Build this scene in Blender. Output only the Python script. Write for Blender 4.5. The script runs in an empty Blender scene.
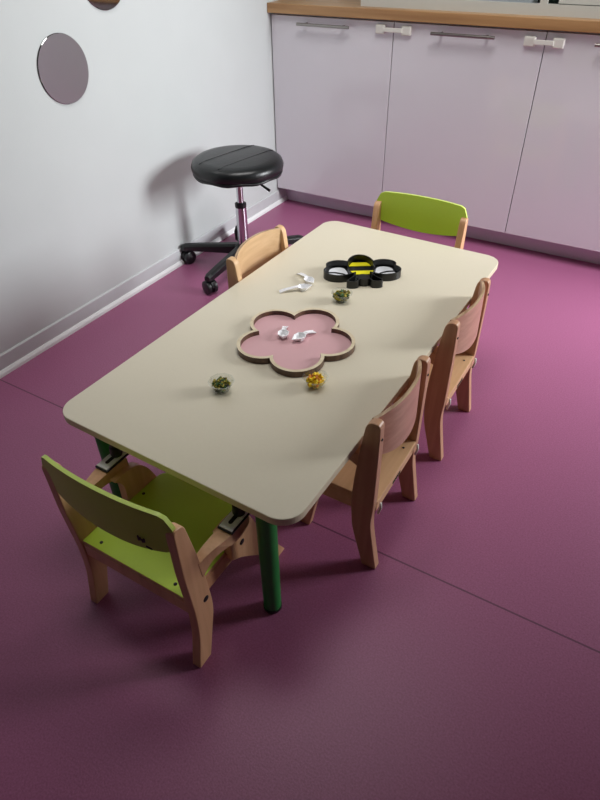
import bpy, bmesh, math, random
from mathutils import Vector, Matrix
random.seed(7)
C = bpy.context.scene.collection
PI = math.pi
R = math.radians

# ------------------------------------------------------------------ materials
def s2l(c):
    return tuple(((v/255)/12.92 if v/255 <= 0.04045 else ((v/255+0.055)/1.055)**2.4) for v in c) + (1.0,)

def mat(name, rgb, rough=0.5, metal=0.0, spec=0.5, noise=0.0, nscale=40, bump=0.0, coat=0.0, bscale=None):
    m = bpy.data.materials.new(name); m.use_nodes = True
    nt = m.node_tree; b = nt.nodes['Principled BSDF']
    b.inputs['Roughness'].default_value = rough; b.inputs['Metallic'].default_value = metal
    b.inputs['Specular IOR Level'].default_value = spec; b.inputs['Coat Weight'].default_value = coat
    tc = nt.nodes.new('ShaderNodeTexCoord')
    n = nt.nodes.new('ShaderNodeTexNoise'); n.inputs['Scale'].default_value = nscale; n.inputs['Detail'].default_value = 4
    nt.links.new(tc.outputs['Object'], n.inputs['Vector'])
    mx = nt.nodes.new('ShaderNodeMix'); mx.data_type = 'RGBA'
    c = s2l(rgb)
    mx.inputs[6].default_value = tuple(max(0, v*(1-noise)) for v in c[:3]) + (1,)
    mx.inputs[7].default_value = tuple(min(1, v*(1+noise)) for v in c[:3]) + (1,)
    nt.links.new(n.outputs['Fac'], mx.inputs[0]); nt.links.new(mx.outputs[2], b.inputs['Base Color'])
    if bump:
        n2 = nt.nodes.new('ShaderNodeTexNoise'); n2.inputs['Scale'].default_value = bscale or nscale
        nt.links.new(tc.outputs['Object'], n2.inputs['Vector'])
        bp = nt.nodes.new('ShaderNodeBump'); bp.inputs['Strength'].default_value = bump; bp.inputs['Distance'].default_value = 0.002
        nt.links.new(n2.outputs['Fac'], bp.inputs['Height']); nt.links.new(bp.outputs['Normal'], b.inputs['Normal'])
    return m

def wood(name, light, dark, rough=0.42, axis=2, scale=1.0):
    """beech-like timber: fine streaks drawn out along one axis"""
    m = bpy.data.materials.new(name); m.use_nodes = True
    nt = m.node_tree; b = nt.nodes['Principled BSDF']; b.inputs['Roughness'].default_value = rough
    b.inputs['Coat Weight'].default_value = 0.15; b.inputs['Coat Roughness'].default_value = 0.3
    tc = nt.nodes.new('ShaderNodeTexCoord'); mp = nt.nodes.new('ShaderNodeMapping')
    sc = [70*scale, 70*scale, 70*scale]; sc[axis] = 5*scale
    mp.inputs['Scale'].default_value = sc
    nt.links.new(tc.outputs['Object'], mp.inputs['Vector'])
    n = nt.nodes.new('ShaderNodeTexNoise'); n.inputs['Scale'].default_value = 1.0; n.inputs['Detail'].default_value = 6
    nt.links.new(mp.outputs['Vector'], n.inputs['Vector'])
    cr = nt.nodes.new('ShaderNodeValToRGB')
    cr.color_ramp.elements[0].position = 0.3; cr.color_ramp.elements[0].color = s2l(dark)
    cr.color_ramp.elements[1].position = 0.7; cr.color_ramp.elements[1].color = s2l(light)
    nt.links.new(n.outputs['Fac'], cr.inputs['Fac']); nt.links.new(cr.outputs['Color'], b.inputs['Base Color'])
    return m

def floor_mat():
    m = bpy.data.materials.new('floor_vinyl'); m.use_nodes = True
    nt = m.node_tree; b = nt.nodes['Principled BSDF']; L = nt.links
    b.inputs['Roughness'].default_value = 0.42; b.inputs['Specular IOR Level'].default_value = 0.45
    tc = nt.nodes.new('ShaderNodeTexCoord')
    n = nt.nodes.new('ShaderNodeTexNoise'); n.inputs['Scale'].default_value = 260; n.inputs['Detail'].default_value = 3
    L.new(tc.outputs['Object'], n.inputs['Vector'])
    n3 = nt.nodes.new('ShaderNodeTexNoise'); n3.inputs['Scale'].default_value = 1.3; n3.inputs['Detail'].default_value = 2
    L.new(tc.outputs['Object'], n3.inputs['Vector'])
    cr = nt.nodes.new('ShaderNodeValToRGB')
    cr.color_ramp.elements[0].position = 0.3; cr.color_ramp.elements[0].color = s2l(FLOOR_A)
    cr.color_ramp.elements[1].position = 0.72; cr.color_ramp.elements[1].color = s2l(FLOOR_B)
    L.new(n.outputs['Fac'], cr.inputs['Fac'])
    # welded seam running across the room parallel to the cabinets
    sep = nt.nodes.new('ShaderNodeSeparateXYZ'); L.new(tc.outputs['Object'], sep.inputs[0])
    def mnode(op, a, v):
        q = nt.nodes.new('ShaderNodeMath'); q.operation = op; L.new(a, q.inputs[0]); q.inputs[1].default_value = v; return q.outputs[0]
    d = mnode('ABSOLUTE', mnode('ADD', sep.outputs['Y'], 1.846), 0)
    seam = mnode('LESS_THAN', d, 0.0022)
    fac = mnode('MULTIPLY', seam, 0.62)
    mx = nt.nodes.new('ShaderNodeMix'); mx.data_type = 'RGBA'
    L.new(fac, mx.inputs[0]); L.new(cr.outputs['Color'], mx.inputs[6]); mx.inputs[7].default_value = s2l((38, 14, 30))
    L.new(mx.outputs[2], b.inputs['Base Color'])
    bp = nt.nodes.new('ShaderNodeBump'); bp.inputs['Strength'].default_value = 0.25; bp.inputs['Distance'].default_value = 0.001
    L.new(n.outputs['Fac'], bp.inputs['Height']); L.new(bp.outputs['Normal'], b.inputs['Normal'])
    return m

def clear_mat():
    m = bpy.data.materials.new('clear_plastic'); m.use_nodes = True
    nt = m.node_tree; nt.nodes.remove(nt.nodes['Principled BSDF']); out = nt.nodes['Material Output']
    t = nt.nodes.new('ShaderNodeBsdfTransparent'); t.inputs[0].default_value = (0.96, 0.97, 0.96, 1)
    g = nt.nodes.new('ShaderNodeBsdfGlossy'); g.inputs['Roughness'].default_value = 0.06
    lw = nt.nodes.new('ShaderNodeLayerWeight'); lw.inputs['Blend'].default_value = 0.35
    mm = nt.nodes.new('ShaderNodeMath'); mm.operation = 'MULTIPLY_ADD'; mm.inputs[1].default_value = 0.32; mm.inputs[2].default_value = 0.03
    nt.links.new(lw.outputs['Facing'], mm.inputs[0])
    mx = nt.nodes.new('ShaderNodeMixShader')
    nt.links.new(mm.outputs[0], mx.inputs[0]); nt.links.new(t.outputs[0], mx.inputs[1]); nt.links.new(g.outputs[0], mx.inputs[2])
    nt.links.new(mx.outputs[0], out.inputs['Surface'])
    return m

FLOOR_A, FLOOR_B = (144, 80, 114), (166, 98, 135)
M = dict(
    wall=mat('wall_paint', (200, 205, 204), 0.7, noise=0.03, nscale=6, bump=0.12, bscale=300),
    ceil=mat('ceiling_paint', (120, 112, 104), 0.9, noise=0.02),
    frontwall=mat('front_wall_paint', (176, 172, 166), 0.9, noise=0.03, nscale=3),
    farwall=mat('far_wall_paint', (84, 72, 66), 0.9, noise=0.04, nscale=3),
    base=mat('baseboard_paint', (196, 198, 200), 0.55, noise=0.05, nscale=20),
    lip=mat('baseboard_lip', (236, 238, 238), 0.5, noise=0.02),
    floor=floor_mat(),
    door=mat('gloss_white_laminate', (226, 223, 230), 0.14, noise=0.012, nscale=3, spec=0.5, coat=0.4),
    carcass=mat('cabinet_carcass', (190, 188, 196), 0.5, noise=0.02),
    plinth=mat('plinth_laminate', (214, 204, 220), 0.4, noise=0.04, nscale=12),
    steel=mat('brushed_steel', (150, 146, 142), 0.3, metal=1.0, noise=0.08, nscale=120),
    latch=mat('latch_plastic', (226, 224, 216), 0.4, noise=0.02),
    top=mat('table_laminate', (219, 210, 188), 0.33, noise=0.025, nscale=220, bump=0.05, bscale=500),
    edge=mat('table_edge_band', (226, 214, 184), 0.45, noise=0.02),
    under=mat('table_underside', (170, 160, 140), 0.7, noise=0.03),
    gleg=mat('green_leg_paint', (18, 128, 56), 0.38, noise=0.05, nscale=15),
    black=mat('black_plastic', (18, 18, 20), 0.4, noise=0.1, nscale=60),
    blackm=mat('matt_black_tray', (12, 12, 14), 0.32, noise=0.15, nscale=120),
    vinyl=mat('black_vinyl', (16, 18, 20), 0.34, noise=0.15, nscale=80, bump=0.2, bscale=90),
    caster=mat('caster_rubber', (24, 24, 27), 0.35, noise=0.1),
    chrome=mat('chrome', (214, 214, 220), 0.12, metal=1.0, noise=0.02),
    lime=mat('lime_laminate', (184, 214, 66), 0.36, noise=0.03, nscale=150),
    limeedge=mat('lime_edge', (206, 228, 110), 0.4, noise=0.03),
    beech=wood('beech_upright', (222, 174, 132), (204, 154, 112), axis=2),
    beechd=wood('beech_upright_reddish', (204, 158, 122), (186, 138, 104), axis=2),
    beechx=wood('beech_cross', (222, 180, 136), (208, 164, 120), axis=0),
    plyback=wood('beech_back_ply', (206, 158, 134), (184, 134, 112), axis=0),
    beechl=wood('beech_pale', (226, 190, 146), (210, 172, 128), axis=0),
    beechlz=wood('beech_pale_upright', (222, 184, 140), (204, 164, 120), axis=2),
    plyedge=wood('ply_edge', (206, 178, 142), (150, 112, 82), axis=0, scale=2),
    counter=wood('counter_oak', (190, 148, 100), (158, 116, 74), axis=0, scale=0.5),
    pink=mat('tray_pink', (216, 170, 174), 0.5, noise=0.02, nscale=90),
    trayside=wood('tray_side', (112, 80, 58), (72, 48, 34), axis=2),
    traytop=wood('tray_top', (230, 216, 186), (208, 190, 158), axis=0),
    yellow=mat('yellow_card', (236, 226, 22), 0.5, noise=0.02),
    white=mat('white_plastic', (246, 246, 248), 0.35, noise=0.01),
    wing=mat('wing_white', (236, 238, 242), 0.45, noise=0.02),
    boxw=mat('shelf_white', (205, 204, 196), 0.45, noise=0.02),
    boxd=mat('dark_green_panel', (36, 50, 44), 0.25, noise=0.2, nscale=20),
    boxb=mat('pale_drawer', (190, 198, 204), 0.4, noise=0.02),
    clear=clear_mat(),
    leafg=mat('leaf_green', (58, 92, 44), 0.6, noise=0.4, nscale=200),
    leafo=mat('leaf_olive', (150, 136, 40), 0.6, noise=0.3, nscale=200),
    leafd=mat('leaf_dark', (36, 40, 18), 0.6, noise=0.3, nscale=200),
    petal=mat('petal_yellow', (244, 208, 28), 0.6, noise=0.15, nscale=200),
    petalo=mat('petal_orange', (218, 132, 40), 0.6, noise=0.2, nscale=200),
    petalp=mat('petal_pale', (240, 222, 150), 0.6, noise=0.1, nscale=200),
    mirror=mat('acrylic_mirror', (196, 198, 196), 0.05, metal=1.0, noise=0.005),
    mirrore=mat('mirror_edge', (40, 40, 42), 0.3, noise=0.05),
    print_=mat('print_ink', (40, 40, 30), 0.6, noise=0.05),
)

# ------------------------------------------------------------------ helpers
def obj(name, bm, mats, parent=None, bevel=0.0, seg=2, smooth=False, loc=None):
    me = bpy.data.meshes.new(name)
    bmesh.ops.recalc_face_normals(bm, faces=bm.faces)
    if smooth:
        for f in bm.faces: f.smooth = True
    bm.to_mesh(me); bm.free()
    if not isinstance(mats, (list, tuple)): mats = [mats]
    for m in mats: me.materials.append(m)
    o = bpy.data.objects.new(name, me); C.objects.link(o)
    if parent: o.parent = parent
    if loc: o.location = loc
    if bevel:
        b = o.modifiers.new('bevel', 'BEVEL'); b.width = bevel; b.segments = seg; b.limit_method = 'ANGLE'; b.angle_limit = R(35)
    if smooth == 'auto':
        me.set_sharp_from_angle(angle=R(40))
    return o

def thing(name, label, cat, loc=(0,0,0), rotz=0, group=None):
    o = bpy.data.objects.new(name, None); C.objects.link(o)
    o.empty_display_size = 0.05
    o.location = loc; o.rotation_euler = (0, 0, rotz); o['label'] = label; o['category'] = cat
    if group: o['group'] = group
    return o

def tag(o, label, cat, group=None, kind=None):
    o['label'] = label; o['category'] = cat
    if group: o['group'] = group
    if kind: o['kind'] = kind
    return o

def struct(name, bm, m, **k):
    o = obj(name, bm, m, **k); o['kind'] = 'structure'; return o

def box(bm, x0, x1, y0, y1, z0, z1, mi=0):
    v = [bm.verts.new(p) for p in [(x0,y0,z0),(x1,y0,z0),(x1,y1,z0),(x0,y1,z0),(x0,y0,z1),(x1,y0,z1),(x1,y1,z1),(x0,y1,z1)]]
    for q in [(0,3,2,1),(4,5,6,7),(0,1,5,4),(1,2,6,5),(2,3,7,6),(3,0,4,7)]:
        f = bm.faces.new([v[i] for i in q]); f.material_index = mi
    return bm

def B(*a): return box(bmesh.new(), *a)

def prism(pts, a, b, axis='x', mi=(0,0), bm=None):
    """extrude a 2-D outline along an axis; mi = (cap material, side material)"""
    bm = bm or bmesh.new()
    def P(p, t):
        return {'x': (t, p[0], p[1]), 'y': (p[0], t, p[1]), 'z': (p[0], p[1], t)}[axis]
    A = [bm.verts.new(P(p, a)) for p in pts]; Bv = [bm.verts.new(P(p, b)) for p in pts]
    f = bm.faces.new(A); f.material_index = mi[0]; f = bm.faces.new(Bv[::-1]); f.material_index = mi[0]
    n = len(pts)
    for i in range(n):
        f = bm.faces.new([A[i], A[(i+1)%n], Bv[(i+1)%n], Bv[i]]); f.material_index = mi[1]
    return bm

def ring(outer, inner, z0, z1, mi=(0,0), bm=None):
    """closed strip between two outlines with equal point counts; mi = (top, sides)"""
    bm = bm or bmesh.new(); n = len(outer)
    g = [[bm.verts.new((p[0], p[1], z)) for p in pl] for pl, z in ((outer,z0),(outer,z1),(inner,z1),(inner,z0))]
    for k in range(4):
        for i in range(n):
            f = bm.faces.new([g[k][i], g[k][(i+1)%n], g[(k+1)%4][(i+1)%n], g[(k+1)%4][i]])
            f.material_index = mi[0] if k == 1 else mi[1]
    return bm

def lathe(prof, n=32, bm=None, c=(0,0,0), rot=None, mi=0):
    bm = bm or bmesh.new(); rows = []
    for r, z in prof:
        if r < 1e-6: rows.append([bm.verts.new((0,0,z))])
        else: rows.append([bm.verts.new((r*math.cos(2*PI*i/n), r*math.sin(2*PI*i/n), z)) for i in range(n)])
    new = [v for rr in rows for v in rr]
    for a, b in zip(rows, rows[1:]):
        for i in range(n):
            j = (i+1) % n
            if len(a) == 1 and len(b) == 1: continue
            if len(a) == 1: f = bm.faces.new([a[0], b[j], b[i]])
            elif len(b) == 1: f = bm.faces.new([a[i], a[j], b[0]])
            else: f = bm.faces.new([a[i], a[j], b[j], b[i]])
            f.material_index = mi
    T = Matrix.Translation(c) @ (rot or Matrix.Identity(4))
    for v in new: v.co = T @ v.co
    return bm

def tube(path, r, n=12, bm=None, mi=0, caps=True):
    bm = bm or bmesh.new(); rows = []
    path = [Vector(p) for p in path]
    rs = r if isinstance(r, (list, tuple)) else [r]*len(path)
    up = Vector((0,0,1))
    for k, p in enumerate(path):
        d = (path[min(k+1, len(path)-1)] - path[max(k-1, 0)]).normalized()
        ref = up if abs(d.dot(up)) < 0.95 else Vector((0,1,0))
        s = d.cross(ref).normalized(); t = s.cross(d)
        rows.append([bm.verts.new(p + rs[k]*(math.cos(2*PI*i/n)*s + math.sin(2*PI*i/n)*t)) for i in range(n)])
    for a, b in zip(rows, rows[1:]):
        for i in range(n):
            f = bm.faces.new([a[i], a[(i+1)%n], b[(i+1)%n], b[i]]); f.material_index = mi
    if caps:
        for rr in (rows[0], rows[-1]):
            f = bm.faces.new(rr); f.material_index = mi
    return bm

def rrect(x0, x1, y0, y1, r, n=10):
    pts = []
    for cx, cy, a0 in ((x1-r, y1-r, 0), (x0+r, y1-r, 90), (x0+r, y0+r, 180), (x1-r, y0+r, 270)):
        for i in range(n+1):
            a = R(a0 + 90*i/n); pts.append((cx + r*math.cos(a), cy + r*math.sin(a)))
    return pts

def rounded(pts, radii, n=5):
    """round the corners of a polygon"""
    out = []; N = len(pts)
    for i in range(N):
        p = Vector(pts[i]).to_2d(); a = Vector(pts[i-1]).to_2d(); b = Vector(pts[(i+1)%N]).to_2d()
        r = radii if not isinstance(radii, (list, tuple)) else radii[i]
        if r <= 0: out.append(tuple(p)); continue
        da = min(r, (a-p).length*0.45); db = min(r, (b-p).length*0.45)
        A = p + (a-p).normalized()*da; Bq = p + (b-p).normalized()*db
        for k in range(n+1):
            t = k/n; q = A*(1-t)**2 + p*2*t*(1-t) + Bq*t*t; out.append((q.x, q.y))
    return out

# ------------------------------------------------------------------ room shell
X1, Y0, Y1, H = 3.2, -4.4, 0.56, 2.6
struct('floor', B(-0.1, X1+0.1, Y0-0.1, Y1+0.1, -0.05, 0), M['floor'])
struct('ceiling', B(-0.1, X1+0.1, Y0-0.1, Y1+0.1, H, H+0.1), M['ceil'])
struct('wall_left', B(-0.1, 0, Y0-0.1, Y1+0.1, 0, H), M['wall'])
struct('wall_back', B(0, X1+0.1, Y1, Y1+0.1, 0, H), M['wall'])
struct('wall_front', B(0, X1+0.1, Y0-0.1, Y0, 0, H), M['frontwall'])
WY0, WY1, WZ0, WZ1 = -0.55, 0.46, 0.65, 1.70     # window opening in the right-hand wall
bm = bmesh.new()
box(bm, X1, X1+0.1, Y0, WY0, 0, H); box(bm, X1, X1+0.1, WY1, Y1, 0, H)
box(bm, X1, X1+0.1, WY0, WY1, 0, WZ0); box(bm, X1, X1+0.1, WY0, WY1, WZ1, H)
struct('wall_right', bm, M['farwall'])
bm = bmesh.new()
box(bm, X1+0.03, X1+0.08, WY0, WY1, WZ0, WZ0+0.05); box(bm, X1+0.03, X1+0.08, WY0, WY1, WZ1-0.05, WZ1)
box(bm, X1+0.03, X1+0.08, WY0, WY0+0.05, WZ0+0.05, WZ1-0.05); box(bm, X1+0.03, X1+0.08, WY1-0.05, WY1, WZ0+0.05, WZ1-0.05)
box(bm, X1+0.03, X1+0.08, (WY0+WY1)/2-0.03, (WY0+WY1)/2+0.03, WZ0+0.05, WZ1-0.05)
struct('window_1', bm, M['lip'])
# baseboard: flat coved skirting with a bright lip on the floor
bm = prism([(0,0.020),(0.008,0.020),(0.007,0.066),(0.003,0.070),(0,0.070)], Y0, -0.001, 'y')
prism([(0,0),(0.017,0),(0.016,0.010),(0.010,0.020),(0,0.020)], Y0, -0.001, 'y', mi=(1,1), bm=bm)
struct('baseboard_left', bm, [M['base'], M['lip']])

# ------------------------------------------------------------------ base cabinets
DZ0, DZ1, DY = 0.087, 0.856, -0.078
cabx = [(0.004, 0.594), (0.594, 1.194), (1.194, 1.794), (1.794, 2.394)]
names = ['white gloss base cabinet in the corner by the left wall, topped by wood counter',
         'second white gloss base cabinet from the corner, behind the green chair',
         'third white gloss base cabinet from the corner, right of the green chair',
         'fourth white gloss base cabinet from the corner at far right']
for i, (a, b) in enumerate(cabx):
    t = thing('base_cabinet', names[i], 'cabinet', ((a+b)/2, 0, 0), 0, 'white gloss base cabinets')
    w = (b-a)/2
    bm = bmesh.new()
    box(bm, -w, -w+0.018, -0.058, 0.54, DZ0, DZ1+0.004); box(bm, w-0.018, w, -0.058, 0.54, DZ0, DZ1+0.004)
    box(bm, -w+0.018, w-0.018, -0.058, 0.54, DZ0, DZ0+0.018); box(bm, -w+0.018, w-0.018, 0.52, 0.54, DZ0+0.018, DZ1+0.004)
    box(bm, -w+0.018, w-0.018, -0.058, 0.52, DZ1-0.014, DZ1+0.004)
    obj('carcass', bm, M['carcass'], t)
    obj('plinth', B(-w, w, 0.0, 0.016, 0, DZ0), M['plinth'], t)
    d = obj('door', B(-w+0.0015, w-0.0015, DY, DY+0.018, DZ0, DZ1-0.004), M['door'], t, bevel=0.0015)
    bm = tube([(-0.125, DY-0.03, 0.826), (0.125, DY-0.03, 0.826)], 0.006, 12)
    for s in (-1, 1): tube([(s*0.09, DY-0.03, 0.826), (s*0.09, DY, 0.826)], 0.005, 10, bm)
    hx = {0: -0.02, 1: -0.005}.get(i, 0)
    h = obj('handle', bm, M['steel'], d, smooth='auto'); h.location.x = hx
ct = obj('countertop', prism(rounded([(-0.103,0.860),(-0.103,0.897),(0.555,0.897),(0.555,0.860)], [0.003,0.004,0,0]), 0.002, 2.4, 'x'), M['counter'])
tag(ct, 'long light wooden countertop running over the white cabinets', 'countertop')
for i, (xl, xr) in enumerate(((0.539, 0.652), (1.140, 1.242))):
    t = thing('child_lock', ['white plastic child safety latch across the first and second cabinet doors', 'white plastic child safety latch across the second and third cabinet doors'][i],
              'safety latch', ((xl+xr)/2, DY, 0.826 if i == 0 else 0.820), 0, 'child safety latches on the cabinet doors')
    h = (xr-xl)/2
    for s in (-1, 1):
        obj('pad', B(s*h-0.021, s*h+0.021, -0.014, 0, -0.017, 0.017), M['latch'], t, bevel=0.005, seg=3)
    obj('strap', B(-h+0.015, h-0.015, -0.019, -0.013, -0.008, 0.008), M['latch'], t, bevel=0.002)

# white shelf unit standing on the counter
t = thing('counter_shelf_unit', 'low white framed shelf unit standing on the wooden countertop', 'shelf unit', (0.43, -0.055, 0.897))
L_ = 1.9
bm = bmesh.new()
box(bm, 0, L_, 0, 0.02, 0, 0.036); box(bm, 0, 0.03, 0, 0.02, 0.036, 0.30); box(bm, L_-0.03, L_, 0, 0.02, 0.036, 0.30)
box(bm, 0.712, 0.738, 0, 0.02, 0.036, 0.30); box(bm, 0.03, 0.712, 0, 0.02, 0.27, 0.30); box(bm, 0.738, L_-0.03, 0, 0.02, 0.27, 0.30)
obj('frame', bm, M['boxw'], t)
bm = bmesh.new()
box(bm, 0, 0.018, 0.02, 0.30, 0, 0.30); box(bm, L_-0.018, L_, 0.02, 0.30, 0, 0.30); box(bm, 0.018, L_-0.018, 0.02, 0.30, 0, 0.018)
box(bm, 0.018, L_-0.018, 0.02, 0.30, 0.282, 0.30); box(bm, 0.018, L_-0.018, 0.285, 0.30, 0.018, 0.282)
obj('carcass', bm, M['boxw'], t)
obj('back_panel', B(0.02, L_-0.02, 0.12, 0.125, 0.02, 0.28), M['boxd'], t)
obj('drawer', B(0.24, 0.680, 0.03, 0.11, 0.020, 0.20), M['boxb'], t, bevel=0.004)
obj('drawer', B(0.775, 1.84, 0.004, 0.11, 0.038, 0.20), M['boxw'], t, bevel=0.002)

# ------------------------------------------------------------------ mirrors
for i, (y, z) in enumerate(((-1.270, 0.829), (-1.040, 1.060))):
    r = 0.098
    rot = Matrix.Rotation(PI/2, 4, 'Y')
    bm = lathe([(0,0.0),(r,0.0),(r,0.003)], 64, rot=rot, mi=1)
    lathe([(r,0.003),(r-0.0012,0.004),(0,0.004)], 64, bm=bm, rot=rot, mi=0)
    bmesh.ops.remove_doubles(bm, verts=bm.verts, dist=1e-6)
    o = obj('wall_mirror', bm, [M['mirror'], M['mirrore']], loc=(0.0005, y, z))
    tag(o, ['round frameless mirror on the left wall, lower and fully visible', 'round frameless mirror on the left wall, upper one cut by the picture edge'][i], 'mirror', 'round wall mirrors')

# ------------------------------------------------------------------ table
TH = 0.379
TX0, TY0, TW, TL, TR = 0.7500, -2.134, 0.6035, 1.1965, -0.0187
tb = thing('play_table', "rectangular cream children's table with rounded corners and green legs", 'table', (TX0, TY0, 0), TR)
o = obj('tabletop', prism(rrect(0, TW, 0, TL, 0.048, 12), TH-0.018, TH, 'z', mi=(0,1)), [M['top'], M['edge']], tb, bevel=0.0015)
for lx in (0.087, TW-0.087):
    for ly in (0.045, TL-0.045):
        g = obj('leg', lathe([(0,0.008),(0.0195,0.008),(0.0205,TH-0.018),(0,TH-0.018)], 28), M['gleg'], tb, smooth='auto', loc=(lx, ly, 0))
        obj('foot_cap', lathe([(0,0),(0.018,0),(0.0205,0.004),(0.0205,0.012),(0,0.012)], 28), M['black'], g, smooth='auto')
def tpt(x, y, z=0): return (x, y, TH + z)

# ------------------------------------------------------------------ chairs
def back_panel(hw, ybow, yend, top_mid, top_end, bot_mid, bot_end, th, lean=0.0, round_=0.03, n=28, m=8):
    """curved plywood backrest: wide rounded panel bowed backwards in the middle"""
    bm = bmesh.new(); F = []; K = []
    for i in range(n+1):
        u = -1 + 2*i/n; x = hw*u
        y = ybow + (yend-ybow)*(abs(u)**2.2)
        e = max(0, (abs(x)-(hw-round_))/round_)
        cut = (1-math.sqrt(max(0, 1-e*e)))
        zt = top_end + (top_mid-top_end)*(1-abs(u)**2.4) - cut*0.028
        zb = bot_end + (bot_mid-bot_end)*(1-abs(u)**2.0) + cut*0.022
        f, k = [], []
        for j in range(m+1):
            z = zb + (zt-zb)*j/m
            yy = y - lean*(z-0.38)
            f.append(bm.verts.new((x, yy+th/2, z))); k.append(bm.verts.new((x, yy-th/2, z)))
        F.append(f); K.append(k)
    for i in range(n):
        for j in range(m):
            bm.faces.new([F[i][j], F[i+1][j], F[i+1][j+1], F[i][j+1]]); bm.faces.new([K[i][j], K[i][j+1], K[i+1][j+1], K[i+1][j]])
        for j in (0, m):
            f = bm.faces.new([F[i][j], F[i+1][j], K[i+1][j], K[i][j]]); f.material_index = 1
    for i in (0, n):
        for j in range(m):
            f = bm.faces.new([F[i][j], F[i][j+1], K[i][j+1], K[i][j]]); f.material_index = 1
    return bm

def screw(x, y, z, axis, r, parent, name='screw'):
    rot = {'z': Matrix.Identity(4), 'x': Matrix.Rotation(PI/2, 4, 'Y'), '-x': Matrix.Rotation(-PI/2, 4, 'Y'), '-y': Matrix.Rotation(PI/2, 4, 'X')}[axis]
    return obj(name, lathe([(0,-0.004),(r,-0.004),(r,0.0008),(r*0.6,0.0016),(0,0.0012)], 14, rot=rot), M['black'], parent, loc=(x, y, z))

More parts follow.
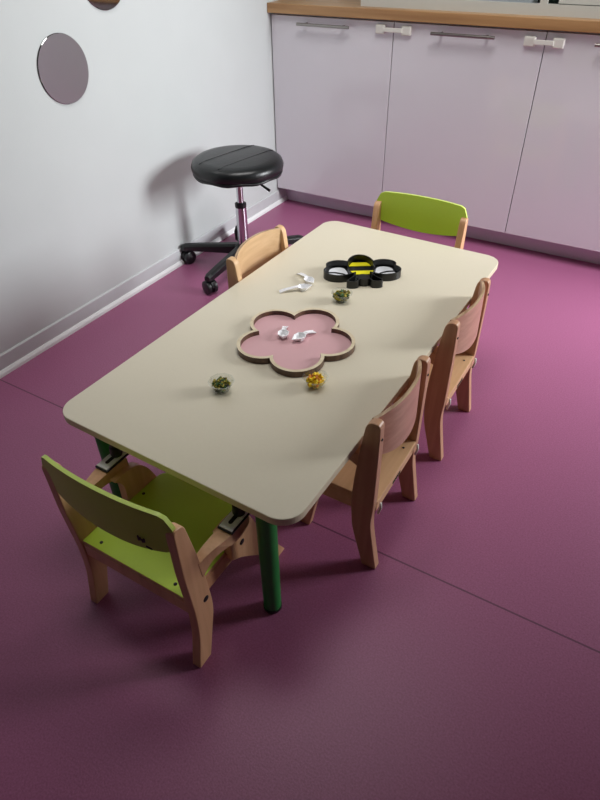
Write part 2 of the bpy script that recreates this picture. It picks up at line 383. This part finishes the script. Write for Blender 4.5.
def make_chair(label, loc, rotz, hw, kind, group):
    t = thing('child_chair', label, 'chair', loc, rotz, group)
    green = kind == 'green'
    wv = {'green': M['beech'], 'brown': M['beechd'], 'pale': M['beechlz']}[kind]
    wx = {'green': M['beech'], 'brown': M['beechx'], 'pale': M['beechl']}[kind]
    T = 0.021; ft = 0.021 if green else 0.019
    if green:
        prof = rounded([(0,0),(0.037,0),(0.068,0.130),(0.069,0.165),(0.062,0.25),(0.053,0.32),(0.036,0.422),(0.010,0.428),(0.011,0.30),(0.019,0.172),(0.018,0.10)],
                       [0.004,0.004,0.02,0.02,0.02,0.02,0.016,0.016,0.02,0.02,0.03])
        fd = 0.342; sd = 0.262
        leg = rounded([(0.126,0.284),(0.160,0.286),(0.196,0.278),(0.222,0.248),(0.240,0.200),(0.268,0.130),(fd,0),(fd-0.034,0),(0.240,0.095),(0.180,0.158),(0.150,0.180),(0.150,0.255),(0.138,0.275)],
                      [0.006,0.01,0.015,0.03,0.03,0.04,0.004,0.004,0.04,0.012,0.006,0.01,0.03])
        arm = rounded([(0.050,0.296),(0.080,0.303),(0.125,0.303),(0.185,0.302),(0.186,0.278),(0.150,0.268),(0.122,0.279),(0.090,0.280),(0.072,0.270),(0.055,0.250)],
                      [0.002,0.02,0.02,0.003,0.003,0.02,0.03,0.03,0.03,0.003])
        rail = (0.045, 0.160)
    else:
        prof = rounded([(0,0),(0.036,0),(0.068,0.120),(0.074,0.20),(0.070,0.27),(0.060,0.37),(0.050,0.440),(0.020,0.444),(0.019,0.36),(0.020,0.20),(0.024,0.145)],
                       [0.004,0.004,0.02,0.02,0.02,0.02,0.020,0.016,0.02,0.02,0.03])
        fd = 0.232; sd = 0.215
        leg = rounded([(0.146,0.325),(0.172,0.325),(0.188,0.290),(0.190,0.205),(0.200,0.130),(fd,0),(fd-0.032,0),(0.180,0.110),(0.155,0.150),(0.150,0.200),(0.146,0.25)],
                      [0.006,0.01,0.03,0.03,0.04,0.004,0.004,0.04,0.012,0.01,0.03])
        arm = rounded([(0.056,0.338),(0.080,0.342),(0.130,0.342),(0.180,0.340),(0.178,0.318),(0.140,0.320),(0.095,0.320),(0.060,0.300)],
                      [0.002,0.02,0.02,0.003,0.003,0.02,0.03,0.003])
        rail = (0.04, 0.125)
    zs = 0.206
    for s in (-1, 1):
        a, b = sorted((s*hw, s*(hw-T)))
        u = obj('upright', prism(prof, a, b, 'x'), wv, t, bevel=0.003, seg=3)
        fi = hw-T if green else hw-T-0.034
        a, b = sorted((s*(fi+(0.012 if green else 0.018)), s*(fi-ft+(0.012 if green else 0.018))))
        l = obj('front_leg', prism(leg, a, b, 'x'), wx if green else wv, t, bevel=0.003)
        aw = 0.016
        cx = s*(hw+0.001 if green else hw-0.024)
        ar = obj('armrest', prism(arm, cx-aw if s > 0 else cx-aw, cx+aw, 'x'), wx, t, bevel=0.004, seg=3)
        if green:      # the arm narrows to meet the upright
            for v in ar.data.vertices:
                if v.co.x*s > hw-0.002: v.co.x -= s*0.016*(1-min(1, max(0, (v.co.y-0.055)/0.07)))
        # side rail under the seat
        a, b = sorted((s*(hw-T), s*(hw-T-0.016)))
        obj('side_rail', B(a, b, rail[0], rail[1]+(0.02 if green else 0.03), zs-0.050, zs-0.012 if green else zs-0.010), wx, t, bevel=0.002)
        # bolts and screws
        if green: screw(s*hw, 0.052, 0.185, 'x' if s > 0 else '-x', 0.0072, u, 'bolt')
        screw(s*(hw-T/2), 0.0165 if green else 0.019, 0.345 if green else 0.40, '-y', 0.0032, u, 'bolt')
        screw(s*(fi+(0.012 if green else 0.018)), 0.187 if green else 0.15, 0.201 if green else 0.21, 'x' if s > 0 else '-x', 0.0072, l, 'bolt')
        # glide clip at each end of the rear rail
        if not green:
            obj('rail_clip', tube([(s*(hw-T-0.005), 0.014, zs-0.004), (s*(hw-T-0.005), 0.0125, zs-0.018), (s*(hw-T-0.004), 0.017, zs-0.038)], 0.0032, 8), M['latch'], t, smooth=True)
        if green:
            # slotted clamp plate on the armrest, hooking under the table edge
            br = thing_part('table_clamp', t, (cx + s*0.001, 0.164, 0.303))
            obj('plate_base', B(-0.0175, 0.0175, -0.036, 0.040, 0, 0.005), M['black'], br, bevel=0.002)
            obj('plate', B(-0.0150, 0.0150, -0.033, 0.038, 0.005, 0.0075), M['white'], br, bevel=0.001)
            obj('slot', prism(rrect(-0.0042, 0.0042, -0.020, 0.036, 0.004, 6), 0.0074, 0.0082, 'z'), M['black'], br)
            obj('knob', lathe([(0,0.008),(0.012,0.008),(0.013,0.012),(0.012,0.030),(0.008,0.032),(0.008,0.0565),(0,0.0565)], 18, c=(0, 0.012, 0)), M['black'], br, smooth='auto')
            pts = [(0, 0.012, 0.040), (-s*0.02, 0.008, 0.046), (-s*0.040, 0.012, 0.047), (-s*0.065, 0.024, 0.046)]
            obj('hook_bar', tube(pts, 0.0045, 8), M['black'], br, smooth='auto')
    # seat board: shallow board with rounded front lip
    si = hw-T-0.0005
    if green:
        so = rounded([(-si,0.022),(si,0.022),(si,0.146),(si-0.008,0.150),(si-0.012,0.262),(-si+0.012,0.262),(-si+0.008,0.150),(-si,0.146)], [0.002,0.002,0.002,0.002,0.03,0.03,0.002,0.002])
    else:
        so = rounded([(-si,0.020),(si,0.020),(si,0.110),(si-0.002,0.205),(-si+0.002,0.205),(-si,0.110)], [0.002,0.002,0.0,0.02,0.02,0.0])
    obj('seat', prism(so, zs-0.011, zs, 'z', mi=(0,1)), [M['lime'], wx] if green else wx, t, bevel=0.002)
    obj('rear_rail', B(-si, si, 0.021, 0.037, zs-0.047 if green else zs-0.032, zs-0.011), wx, t, bevel=0.002)
    for s in (-1, 1):
        screw(s*(si-0.038 if green else si-0.035), 0.038, zs, 'z', 0.0036 if green else 0.003, t)
        screw(s*(si-0.022), 0.182 if green else 0.150, zs, 'z', 0.0036 if green else 0.003, t)
    if green:
        bk = obj('backrest', back_panel(hw-0.004, 0.002, 0.0185, 0.461, 0.457, 0.341, 0.366, 0.008, lean=0.03, round_=0.026), [M['lime'], M['limeedge']], t, smooth='auto')
        bm = bmesh.new()
        for k in range(4): box(bm, 0.080+k*0.0045, 0.083+k*0.0045, -0.0015, 0.0, 0.358+0.003*(k%2), 0.370-0.002*(k%3))
        box(bm, 0.096, 0.110, -0.0015, 0.0, 0.3495, 0.3525)
        o_ = obj('printed_mark', bm, M['print_'], bk); o_.location = (0, -0.0005, 0.016)
    else:
        obj('backrest', back_panel(hw-T+0.012, 0.012, 0.046, 0.448, 0.438, 0.318, 0.345, 0.008, lean=-0.02, round_=0.008),
            [M['plyback'] if kind == 'brown' else M['beechl'], M['plyedge']], t, smooth='auto')
        bm = bmesh.new()
        for k in range(5): box(bm, -0.022+k*0.009, -0.016+k*0.009, 0.0200, 0.0212, zs-0.026, zs-0.018)
        obj('printed_mark', bm, M['print_'], t)
    return t

def thing_part(name, parent, loc):
    o = bpy.data.objects.new(name, None); C.objects.link(o); o.parent = parent; o.location = loc; o.empty_display_size = 0.02
    return o

make_chair('lime green and wooden child armchair with clamps at the near end of the table', (1.059, -2.293, 0), 0, 0.157, 'green', 'lime green chairs')
make_chair('lime green and wooden child chair at the far end of the table before the cabinets', (1.054, -0.800, 0), PI, 0.163, 'green', 'lime green chairs')
GB = 'plain wooden child chairs along the table'
make_chair('brown wooden child chair at the right side of the table, nearest the camera', (1.4238, -1.765, 0), PI/2, 0.132, 'brown', GB)
make_chair('brown wooden child chair at the right side of the table, beside its far right corner', (1.4315, -1.348, 0), PI/2, 0.132, 'brown', GB)
make_chair('pale wooden child chair pushed in at the left table side by the stool', (0.7015, -1.324, 0), -PI/2, 0.138, 'pale', GB)

# ------------------------------------------------------------------ stool
st = thing('rolling_stool', 'round black padded rolling stool with chrome column beside the left wall', 'stool', (0.270, -0.766, 0), R(60))
r = 0.179
bm = lathe([(0,0.410),(r-0.02,0.410),(r-0.006,0.415),(r,0.426),(r+0.002,0.440),(r-0.004,0.455),(r-0.018,0.465),(r-0.045,0.4695),(0,0.471)], 64)
st_seat = obj('seat_cushion', bm, M['vinyl'], st, smooth=True)
bm = bmesh.new()
for off in (-0.052, 0.052):   # two stitched seams across the top
    hh = math.sqrt((r-0.02)**2-off**2); pts = []
    for k in range(17):
        q = -hh + 2*hh*k/16; rad = math.hypot(q, off)
        z = 0.4702 if rad < r-0.045 else 0.4702-(rad-(r-0.045))**1.0*0.16
        pts.append((q, off, z))
    tube(pts, 0.0016, 6, bm)
o_ = obj('seam', bm, M['black'], st_seat, smooth=True); o_.rotation_euler.z = R(80-60)
bm = lathe([(r-0.008,0.407),(r-0.002,0.410),(r-0.002,0.418),(r-0.012,0.418)], 48)
for v in bm.verts: v.co.z += 0.0025*math.sin(9*math.atan2(v.co.y, v.co.x))
obj('seat_skirt', bm, M['vinyl'], st_seat, smooth=True)
obj('seat_plate', B(-0.06, 0.06, -0.06, 0.06, 0.392, 0.410), M['black'], st, bevel=0.004)
obj('gas_rod', lathe([(0,0.286),(0.0135,0.286),(0.0135,0.394),(0,0.394)], 24), M['chrome'], st, smooth='auto')
obj('collar', lathe([(0,0.268),(0.0225,0.268),(0.0235,0.272),(0.0235,0.284),(0.017,0.288),(0,0.288)], 24), M['black'], st, smooth='auto')
obj('column', lathe([(0,0.085),(0.024,0.085),(0.0225,0.268),(0,0.268)], 28), M['chrome'], st, smooth='auto')
a = R(-2-60)
d = Vector((math.cos(a), math.sin(a), 0))
obj('height_lever', tube([d*0.05+Vector((0,0,0.399)), d*0.085+Vector((0,0,0.392)), d*0.10+Vector((0,0,0.382)), d*0.150+Vector((0,0,0.362))], [0.0045,0.0045,0.004,0.0055], 10), M['black'], st, smooth='auto')
a = R(200-60)
d = Vector((math.cos(a), math.sin(a), 0))
obj('side_paddle', tube([d*0.026+Vector((0,0,0.185)), d*0.030+Vector((0,0,0.16)), d*0.030+Vector((0,0,0.125))], [0.003,0.007,0.005], 10), M['black'], st, smooth='auto')
obj('hub', lathe([(0,0.068),(0.038,0.068),(0.044,0.080),(0.040,0.104),(0.029,0.112),(0,0.112)], 32), M['black'], st, smooth='auto')
for k in range(5):
    a = R(k*72 + 201 - 60); d = Vector((math.cos(a), math.sin(a), 0)); nn = Vector((-d.y, d.x, 0))
    bm = bmesh.new(); rows = []
    for q, z0, z1, w in ((0.02,0.068,0.110,0.021),(0.10,0.068,0.104,0.020),(0.20,0.066,0.097,0.018),(0.265,0.062,0.090,0.017),(0.282,0.064,0.084,0.012)):
        c = d*q
        rows.append([bm.verts.new(c+nn*w*x_+Vector((0,0,zz))) for x_, zz in ((-1,z0),(-1,z1-0.008),(-0.55,z1),(0.55,z1),(1,z1-0.008),(1,z0))])
    for A, B_ in zip(rows, rows[1:]):
        for i in range(6): bm.faces.new([A[i], A[(i+1)%6], B_[(i+1)%6], B_[i]])
    bm.faces.new(rows[0]); bm.faces.new(rows[-1])
    obj('base_arm', bm, M['black'], st, bevel=0.002)
    # caster
    c = d*0.262; fw = R([20, 100, 40, 150, -30][k]); e = Vector((math.cos(fw), math.sin(fw), 0)); ax = Vector((-e.y, e.x, 0))
    cc = thing_part('caster', st, c + e*0.006)
    rot = Matrix.Rotation(fw, 4, 'Z') @ Matrix.Rotation(PI/2, 4, 'X')
    for s in (-1, 1):
        obj('wheel', lathe([(0,-0.010),(0.022,-0.010),(0.028,-0.007),(0.029,0),(0.028,0.007),(0.022,0.010),(0,0.011)], 28, rot=rot, c=tuple(ax*s*0.014+Vector((0,0,0.0292)))), M['caster'], cc, smooth='auto')
    bm = lathe([(0,0.04),(0.006,0.04),(0.006,0.064),(0,0.064)], 12)
    hood = []
    for q in range(9):
        t_ = R(-20+q*25); hood.append((math.cos(t_)*0.0285, 0.032+math.sin(t_)*0.0285))
    prism(hood, -0.0045, 0.0045, 'y', bm=bm)
    for v in bm.verts: v.co = Matrix.Rotation(fw, 4, 'Z') @ v.co
    obj('caster_fork', bm, M['black'], cc, bevel=0.001)

# ------------------------------------------------------------------ flower tray
FC = (1.064, -1.647)
def flower_outline(d, rho, n=180, ph=15.0):
    pts = []
    for i in range(n):
        th = 2*PI*i/n; best = 0
        for k in range(5):
            a = th - R(ph + 72*k)
            c = d*math.cos(a); q = rho*rho - (d*math.sin(a))**2
            if q > 0: best = max(best, c + math.sqrt(q))
        pts.append((best*math.cos(th), best*math.sin(th)))
    return pts
ft_ = thing('flower_tray', 'wooden flower-shaped tray with pink base lying on the cream table', 'tray', (FC[0], FC[1], TH))
fo, fi = flower_outline(0.083, 0.0645, 240), flower_outline(0.083, 0.0560, 240)
obj('tray_rim', ring(fo, fi, 0.0, 0.016, mi=(0,1)), [M['traytop'], M['trayside']], ft_)
obj('tray_base', prism(flower_outline(0.083, 0.0558, 240), 0.0005, 0.004, 'z'), M['pink'], ft_)

# ------------------------------------------------------------------ bee tray
bt = thing('bee_tray', 'black bee-shaped tray with yellow stripes and white wings on the table', 'tray', (1.057, -1.262, TH), math.atan2(0.115, 0.182))
ELL = [(0, 0.036, 0.0405, 0.062), (0.066, 0.001, 0.046, 0.034), (-0.066, 0.001, 0.046, 0.034), (0.066, 0.037, 0.037, 0.027), (-0.066, 0.037, 0.037, 0.027),
       (0, -0.030, 0.028, 0.030), (0.034, -0.063, 0.017, 0.0085), (-0.034, -0.063, 0.017, 0.0085)]
def bee_outline(off, n=360):
    pts = []
    for i in range(n):
        th = 2*PI*i/n; dx, dy = math.cos(th), math.sin(th); best = 0
        for cx, cy, a, b in ELL:
            a -= off; b -= off
            A = (dx/a)**2+(dy/b)**2; Bq = -2*(dx*cx/a**2+dy*cy/b**2); Cq = (cx/a)**2+(cy/b)**2-1
            D = Bq*Bq-4*A*Cq
            if D > 0: best = max(best, (-Bq+math.sqrt(D))/(2*A))
        pts.append((best*dx, best*dy))
    return pts
bh = 0.0225
obj('outer_wall', ring(bee_outline(0), bee_outline(0.0032), 0, bh), M['blackm'], bt)
obj('tray_base', prism(bee_outline(0.0030), 0.0005, 0.002, 'z'), M['blackm'], bt)
def arc_wall(cx, cy, a, b, a0, a1, th=0.003, z0=0.002, z1=bh, n=24):
    bm = bmesh.new(); rows = []
    for i in range(n+1):
        t_ = R(a0+(a1-a0)*i/n); c_, s_ = math.cos(t_), math.sin(t_)
        o1 = (cx+a*c_, cy+b*s_); o2 = (cx+(a-th)*c_, cy+(b-th)*s_)
        rows.append([bm.verts.new((*o1,z0)), bm.verts.new((*o1,z1)), bm.verts.new((*o2,z1)), bm.verts.new((*o2,z0))])
    for A, B_ in zip(rows, rows[1:]):
        for i in range(4): bm.faces.new([A[i], A[(i+1)%4], B_[(i+1)%4], B_[i]])
    bm.faces.new(rows[0]); bm.faces.new(rows[-1]); return bm
for s, (a0, a1) in ((1, (-58, 22)), (-1, (158, 238))):
    obj('inner_wall', arc_wall(0, 0.036, 0.0405, 0.062, a0, a1, z1=0.014), M['blackm'], bt)
    w = obj('wing_base', prism(rounded([(s*0.041,-0.012),(s*0.060,-0.026),(s*0.088,-0.020),(s*0.103,0.0),(s*0.096,0.02),(s*0.092,0.045),(s*0.07,0.056),(s*0.048,0.050),(s*0.040,0.02)], 0.012), 0.0019, 0.0032, 'z'), M['wing'], bt)
    obj('wing_rib', tube([(s*0.040,-0.004,0.005),(s*0.055,0.010,0.005),(s*0.075,0.019,0.005),(s*0.098,0.020,0.005)], 0.0018, 8), M['blackm'], bt, smooth='auto')
for v0, v1 in ((0.060, 0.083), (0.008, 0.030)):
    def hwid(v): return 0.036*math.sqrt(max(0, 1-((v-0.036)/0.058)**2))
    vs = [v0+(v1-v0)*k/5 for k in range(6)]
    obj('yellow_stripe', prism([(-hwid(v), v) for v in vs]+[(hwid(v), v) for v in vs[::-1]], 0.0019, 0.0036, 'z'), M['yellow'], bt)['label'] = 'yellow stripe'
obj('face_plate', prism([(0.018*math.cos(R(a)), -0.028+0.018*math.sin(R(a))) for a in range(0, 360, 20)], 0.0019, 0.014, 'z'), M['blackm'], bt, bevel=0.001)

# ------------------------------------------------------------------ cups with dried leaves and petals
def cup(x, y, label, contents, clabel, mats, seed):
    rnd = random.Random(seed)
    t = thing('sample_cup', label, 'cup', tpt(x, y), 0, 'small clear plastic cups')
    n = 8
    prof = [(0,0.0006),(0.0150,0.0006),(0.0165,0.003),(0.0225,0.016),(0.0275,0.0255),(0.0300,0.0262),(0.0300,0.0270),(0.0272,0.0266),(0.0219,0.0164),(0.0158,0.0040),(0.0145,0.0016),(0,0.0016)]
    obj('cup_body', lathe(prof, 10), M['clear'], t)
    bm = bmesh.new()
    for k in range(130):
        zz = 0.0045 + 0.0215*rnd.random(); rm = (0.0115 + (zz-0.004)*0.66) if zz < 0.017 else 0.0235*math.sqrt(max(0.05, 1-((zz-0.017)/0.0105)**2))
        a = rnd.random()*2*PI; q = rm*math.sqrt(rnd.random())
        if zz > 0.0125: q *= 0.93
        s = 0.0032 + 0.0032*rnd.random(); th = s*(0.2+0.4*rnd.random())
        T = Matrix.Translation((q*math.cos(a), q*math.sin(a), zz)) @ Matrix.Rotation(rnd.random()*PI, 4, 'X') @ Matrix.Rotation(rnd.random()*PI, 4, 'Y') @ Matrix.Rotation(rnd.random()*PI, 4, 'Z')
        pts = [(s*(1.0+0.4*rnd.random())*math.cos(2*PI*i/6), s*0.7*math.sin(2*PI*i/6)) for i in range(6)]
        mi = rnd.choice([0,0,0,1,1,2])
        A = [bm.verts.new(T @ Vector((p[0], p[1], -th))) for p in pts]; Bv = [bm.verts.new(T @ Vector((p[0]*0.8, p[1]*0.8, th+0.3*p[0]))) for p in pts]
        fs = [bm.faces.new(A), bm.faces.new(Bv[::-1])] + [bm.faces.new([A[i], A[(i+1)%6], Bv[(i+1)%6], Bv[i]]) for i in range(6)]
        for f in fs: f.material_index = mi
    o = obj(contents, bm, [M[m] for m in mats], loc=tpt(x, y))
    tag(o, clabel, 'dried leaves' if 'leaf' in contents else 'dried petals', kind='stuff')
cup(1.023, -1.895, 'small clear cup of green leaves at the near left of the flower tray', 'leaf_pieces', 'chopped green and olive dried leaves in the cup nearest the lime chair', ['leafo','leafg','leafd'], 3)
cup(1.194, -1.779, 'small clear cup of yellow petals beside the flower tray', 'petal_pieces', 'yellow and orange dried petals in the cup beside the flower tray', ['petal','petal','petalo'], 5)
cup(1.071, -1.416, 'small clear cup of green leaves just in front of the bee tray', 'leaf_pieces', 'chopped green and olive dried leaves in the cup before the bee tray', ['leafo','leafg','leafd'], 9)

# ------------------------------------------------------------------ white plastic scoops
def scoop(label, bx_, by_, hx, hy, base, spout=1.0):
    ang = math.atan2(hy-by_, hx-bx_); L = math.hypot(hx-bx_, hy-by_)
    t = thing('plastic_scoop', label, 'scoop', (bx_, by_, TH+base), ang, 'white plastic scoops')
    def hexa(r, sp): return [(r,0.35*r),(0.45*r,0.9*r),(-0.5*r,0.85*r),(-r*(1.0+sp),0.0),(-0.5*r,-0.85*r),(0.45*r,-0.9*r),(r,-0.35*r)]
    bm = bmesh.new(); rows = []
    for r_, z, sp in ((0.0090,0.0,0.15),(0.0155,0.0125,0.75*spout),(0.0141,0.0125,0.70*spout),(0.0078,0.0016,0.1)):
        rows.append([bm.verts.new((p[0], p[1], z)) for p in hexa(r_, sp)])
    for A, B_ in zip(rows, rows[1:]):
        for i in range(7): bm.faces.new([A[i], A[(i+1)%7], B_[(i+1)%7], B_[i]])
    bm.faces.new(rows[0]); bm.faces.new(rows[-1])
    obj('bowl', bm, M['white'], t)
    bm = bmesh.new(); rows = []
    for q, w, z in ((0.0140,0.0060,0.0115),(0.022,0.0052,0.0120),(L*0.75,0.0064,0.0070),(L,0.0072,0.0022)):
        rows.append([bm.verts.new((q, y_, z+dz)) for y_, dz in ((-w,-0.0008),(-w,0.0014),(-w*0.5,0.0006),(w*0.5,0.0006),(w,0.0014),(w,-0.0008))])
    for A, B_ in zip(rows, rows[1:]):
        for i in range(6): bm.faces.new([A[i], A[(i+1)%6], B_[(i+1)%6], B_[i]])
    bm.faces.new(rows[0]); bm.faces.new(rows[-1])
    obj('handle', bm, M['white'], t)
scoop('white plastic scoop on the table, the farther one left of the bee tray', 0.9420, -1.3700, 0.8885, -1.3380, 0.0)
scoop('white plastic scoop on the table, the nearer one between bee and flower trays', 0.9480, -1.4140, 0.8980, -1.4590, 0.0)
scoop('white plastic scoop in the pink flower tray, the left one of two', 1.0300, -1.6500, 1.0104, -1.6084, 0.004, 0.2)
scoop('white plastic scoop in the pink flower tray, the right one of two', 1.0720, -1.6400, 1.0870, -1.5934, 0.004)

# ------------------------------------------------------------------ light
w = bpy.data.worlds.new('sky'); bpy.context.scene.world = w; w.use_nodes = True
w.node_tree.nodes['Background'].inputs[0].default_value = (0.85, 0.9, 1.0, 1); w.node_tree.nodes['Background'].inputs[1].default_value = 1.0
def area(name, loc, target, sx, sy, power, col, spread=180):
    l = bpy.data.lights.new(name, 'AREA'); l.shape = 'RECTANGLE'; l.size = sx; l.size_y = sy; l.energy = power; l.color = col; l.spread = R(spread)
    o = bpy.data.objects.new(name, l); C.objects.link(o); o.location = loc
    o.rotation_euler = (Vector(target)-Vector(loc)).to_track_quat('-Z', 'Y').to_euler(); return o
area('window_daylight', (X1-0.02, (WY0+WY1)/2, (WZ0+WZ1)/2), (0.6, 0.02, 0.22), WY1-WY0-0.1, WZ1-WZ0-0.1, 48, (0.95, 0.975, 1.0), 114)
area('overhead_fill', (0.9, -1.15, H-0.03), (0.40, -0.70, 0.2), 1.3, 0.9, 17, (1.0, 0.985, 0.965), 108)  # added soft fill under the ceiling, no real fixture; lifts left wall and far half

# ------------------------------------------------------------------ camera
cam = bpy.data.cameras.new('camera'); co = bpy.data.objects.new('camera', cam); C.objects.link(co)
f = Vector((-0.40268445, 0.66223763, -0.63189125)); r_ = Vector((0.86008241, 0.50997275, -0.01363948)); u = Vector((-0.31321474, 0.54897096, 0.77493704))
m = Matrix.Identity(4)
for i in range(3): m[i][0], m[i][1], m[i][2] = r_[i], u[i], -f[i]
m.translation = Vector((1.71262566, -2.69860174, 1.2))
co.matrix_world = m
cam.sensor_fit = 'HORIZONTAL'; cam.sensor_width = 36; cam.lens = 36*598.3756/600
cam.clip_start = 0.02
sc = bpy.context.scene; sc.camera = co
sc.view_settings.view_transform = 'Standard'; sc.view_settings.look = 'None'; sc.view_settings.exposure = 0.10
sc.cycles.use_denoising = True
sc.cycles.max_bounces = 8
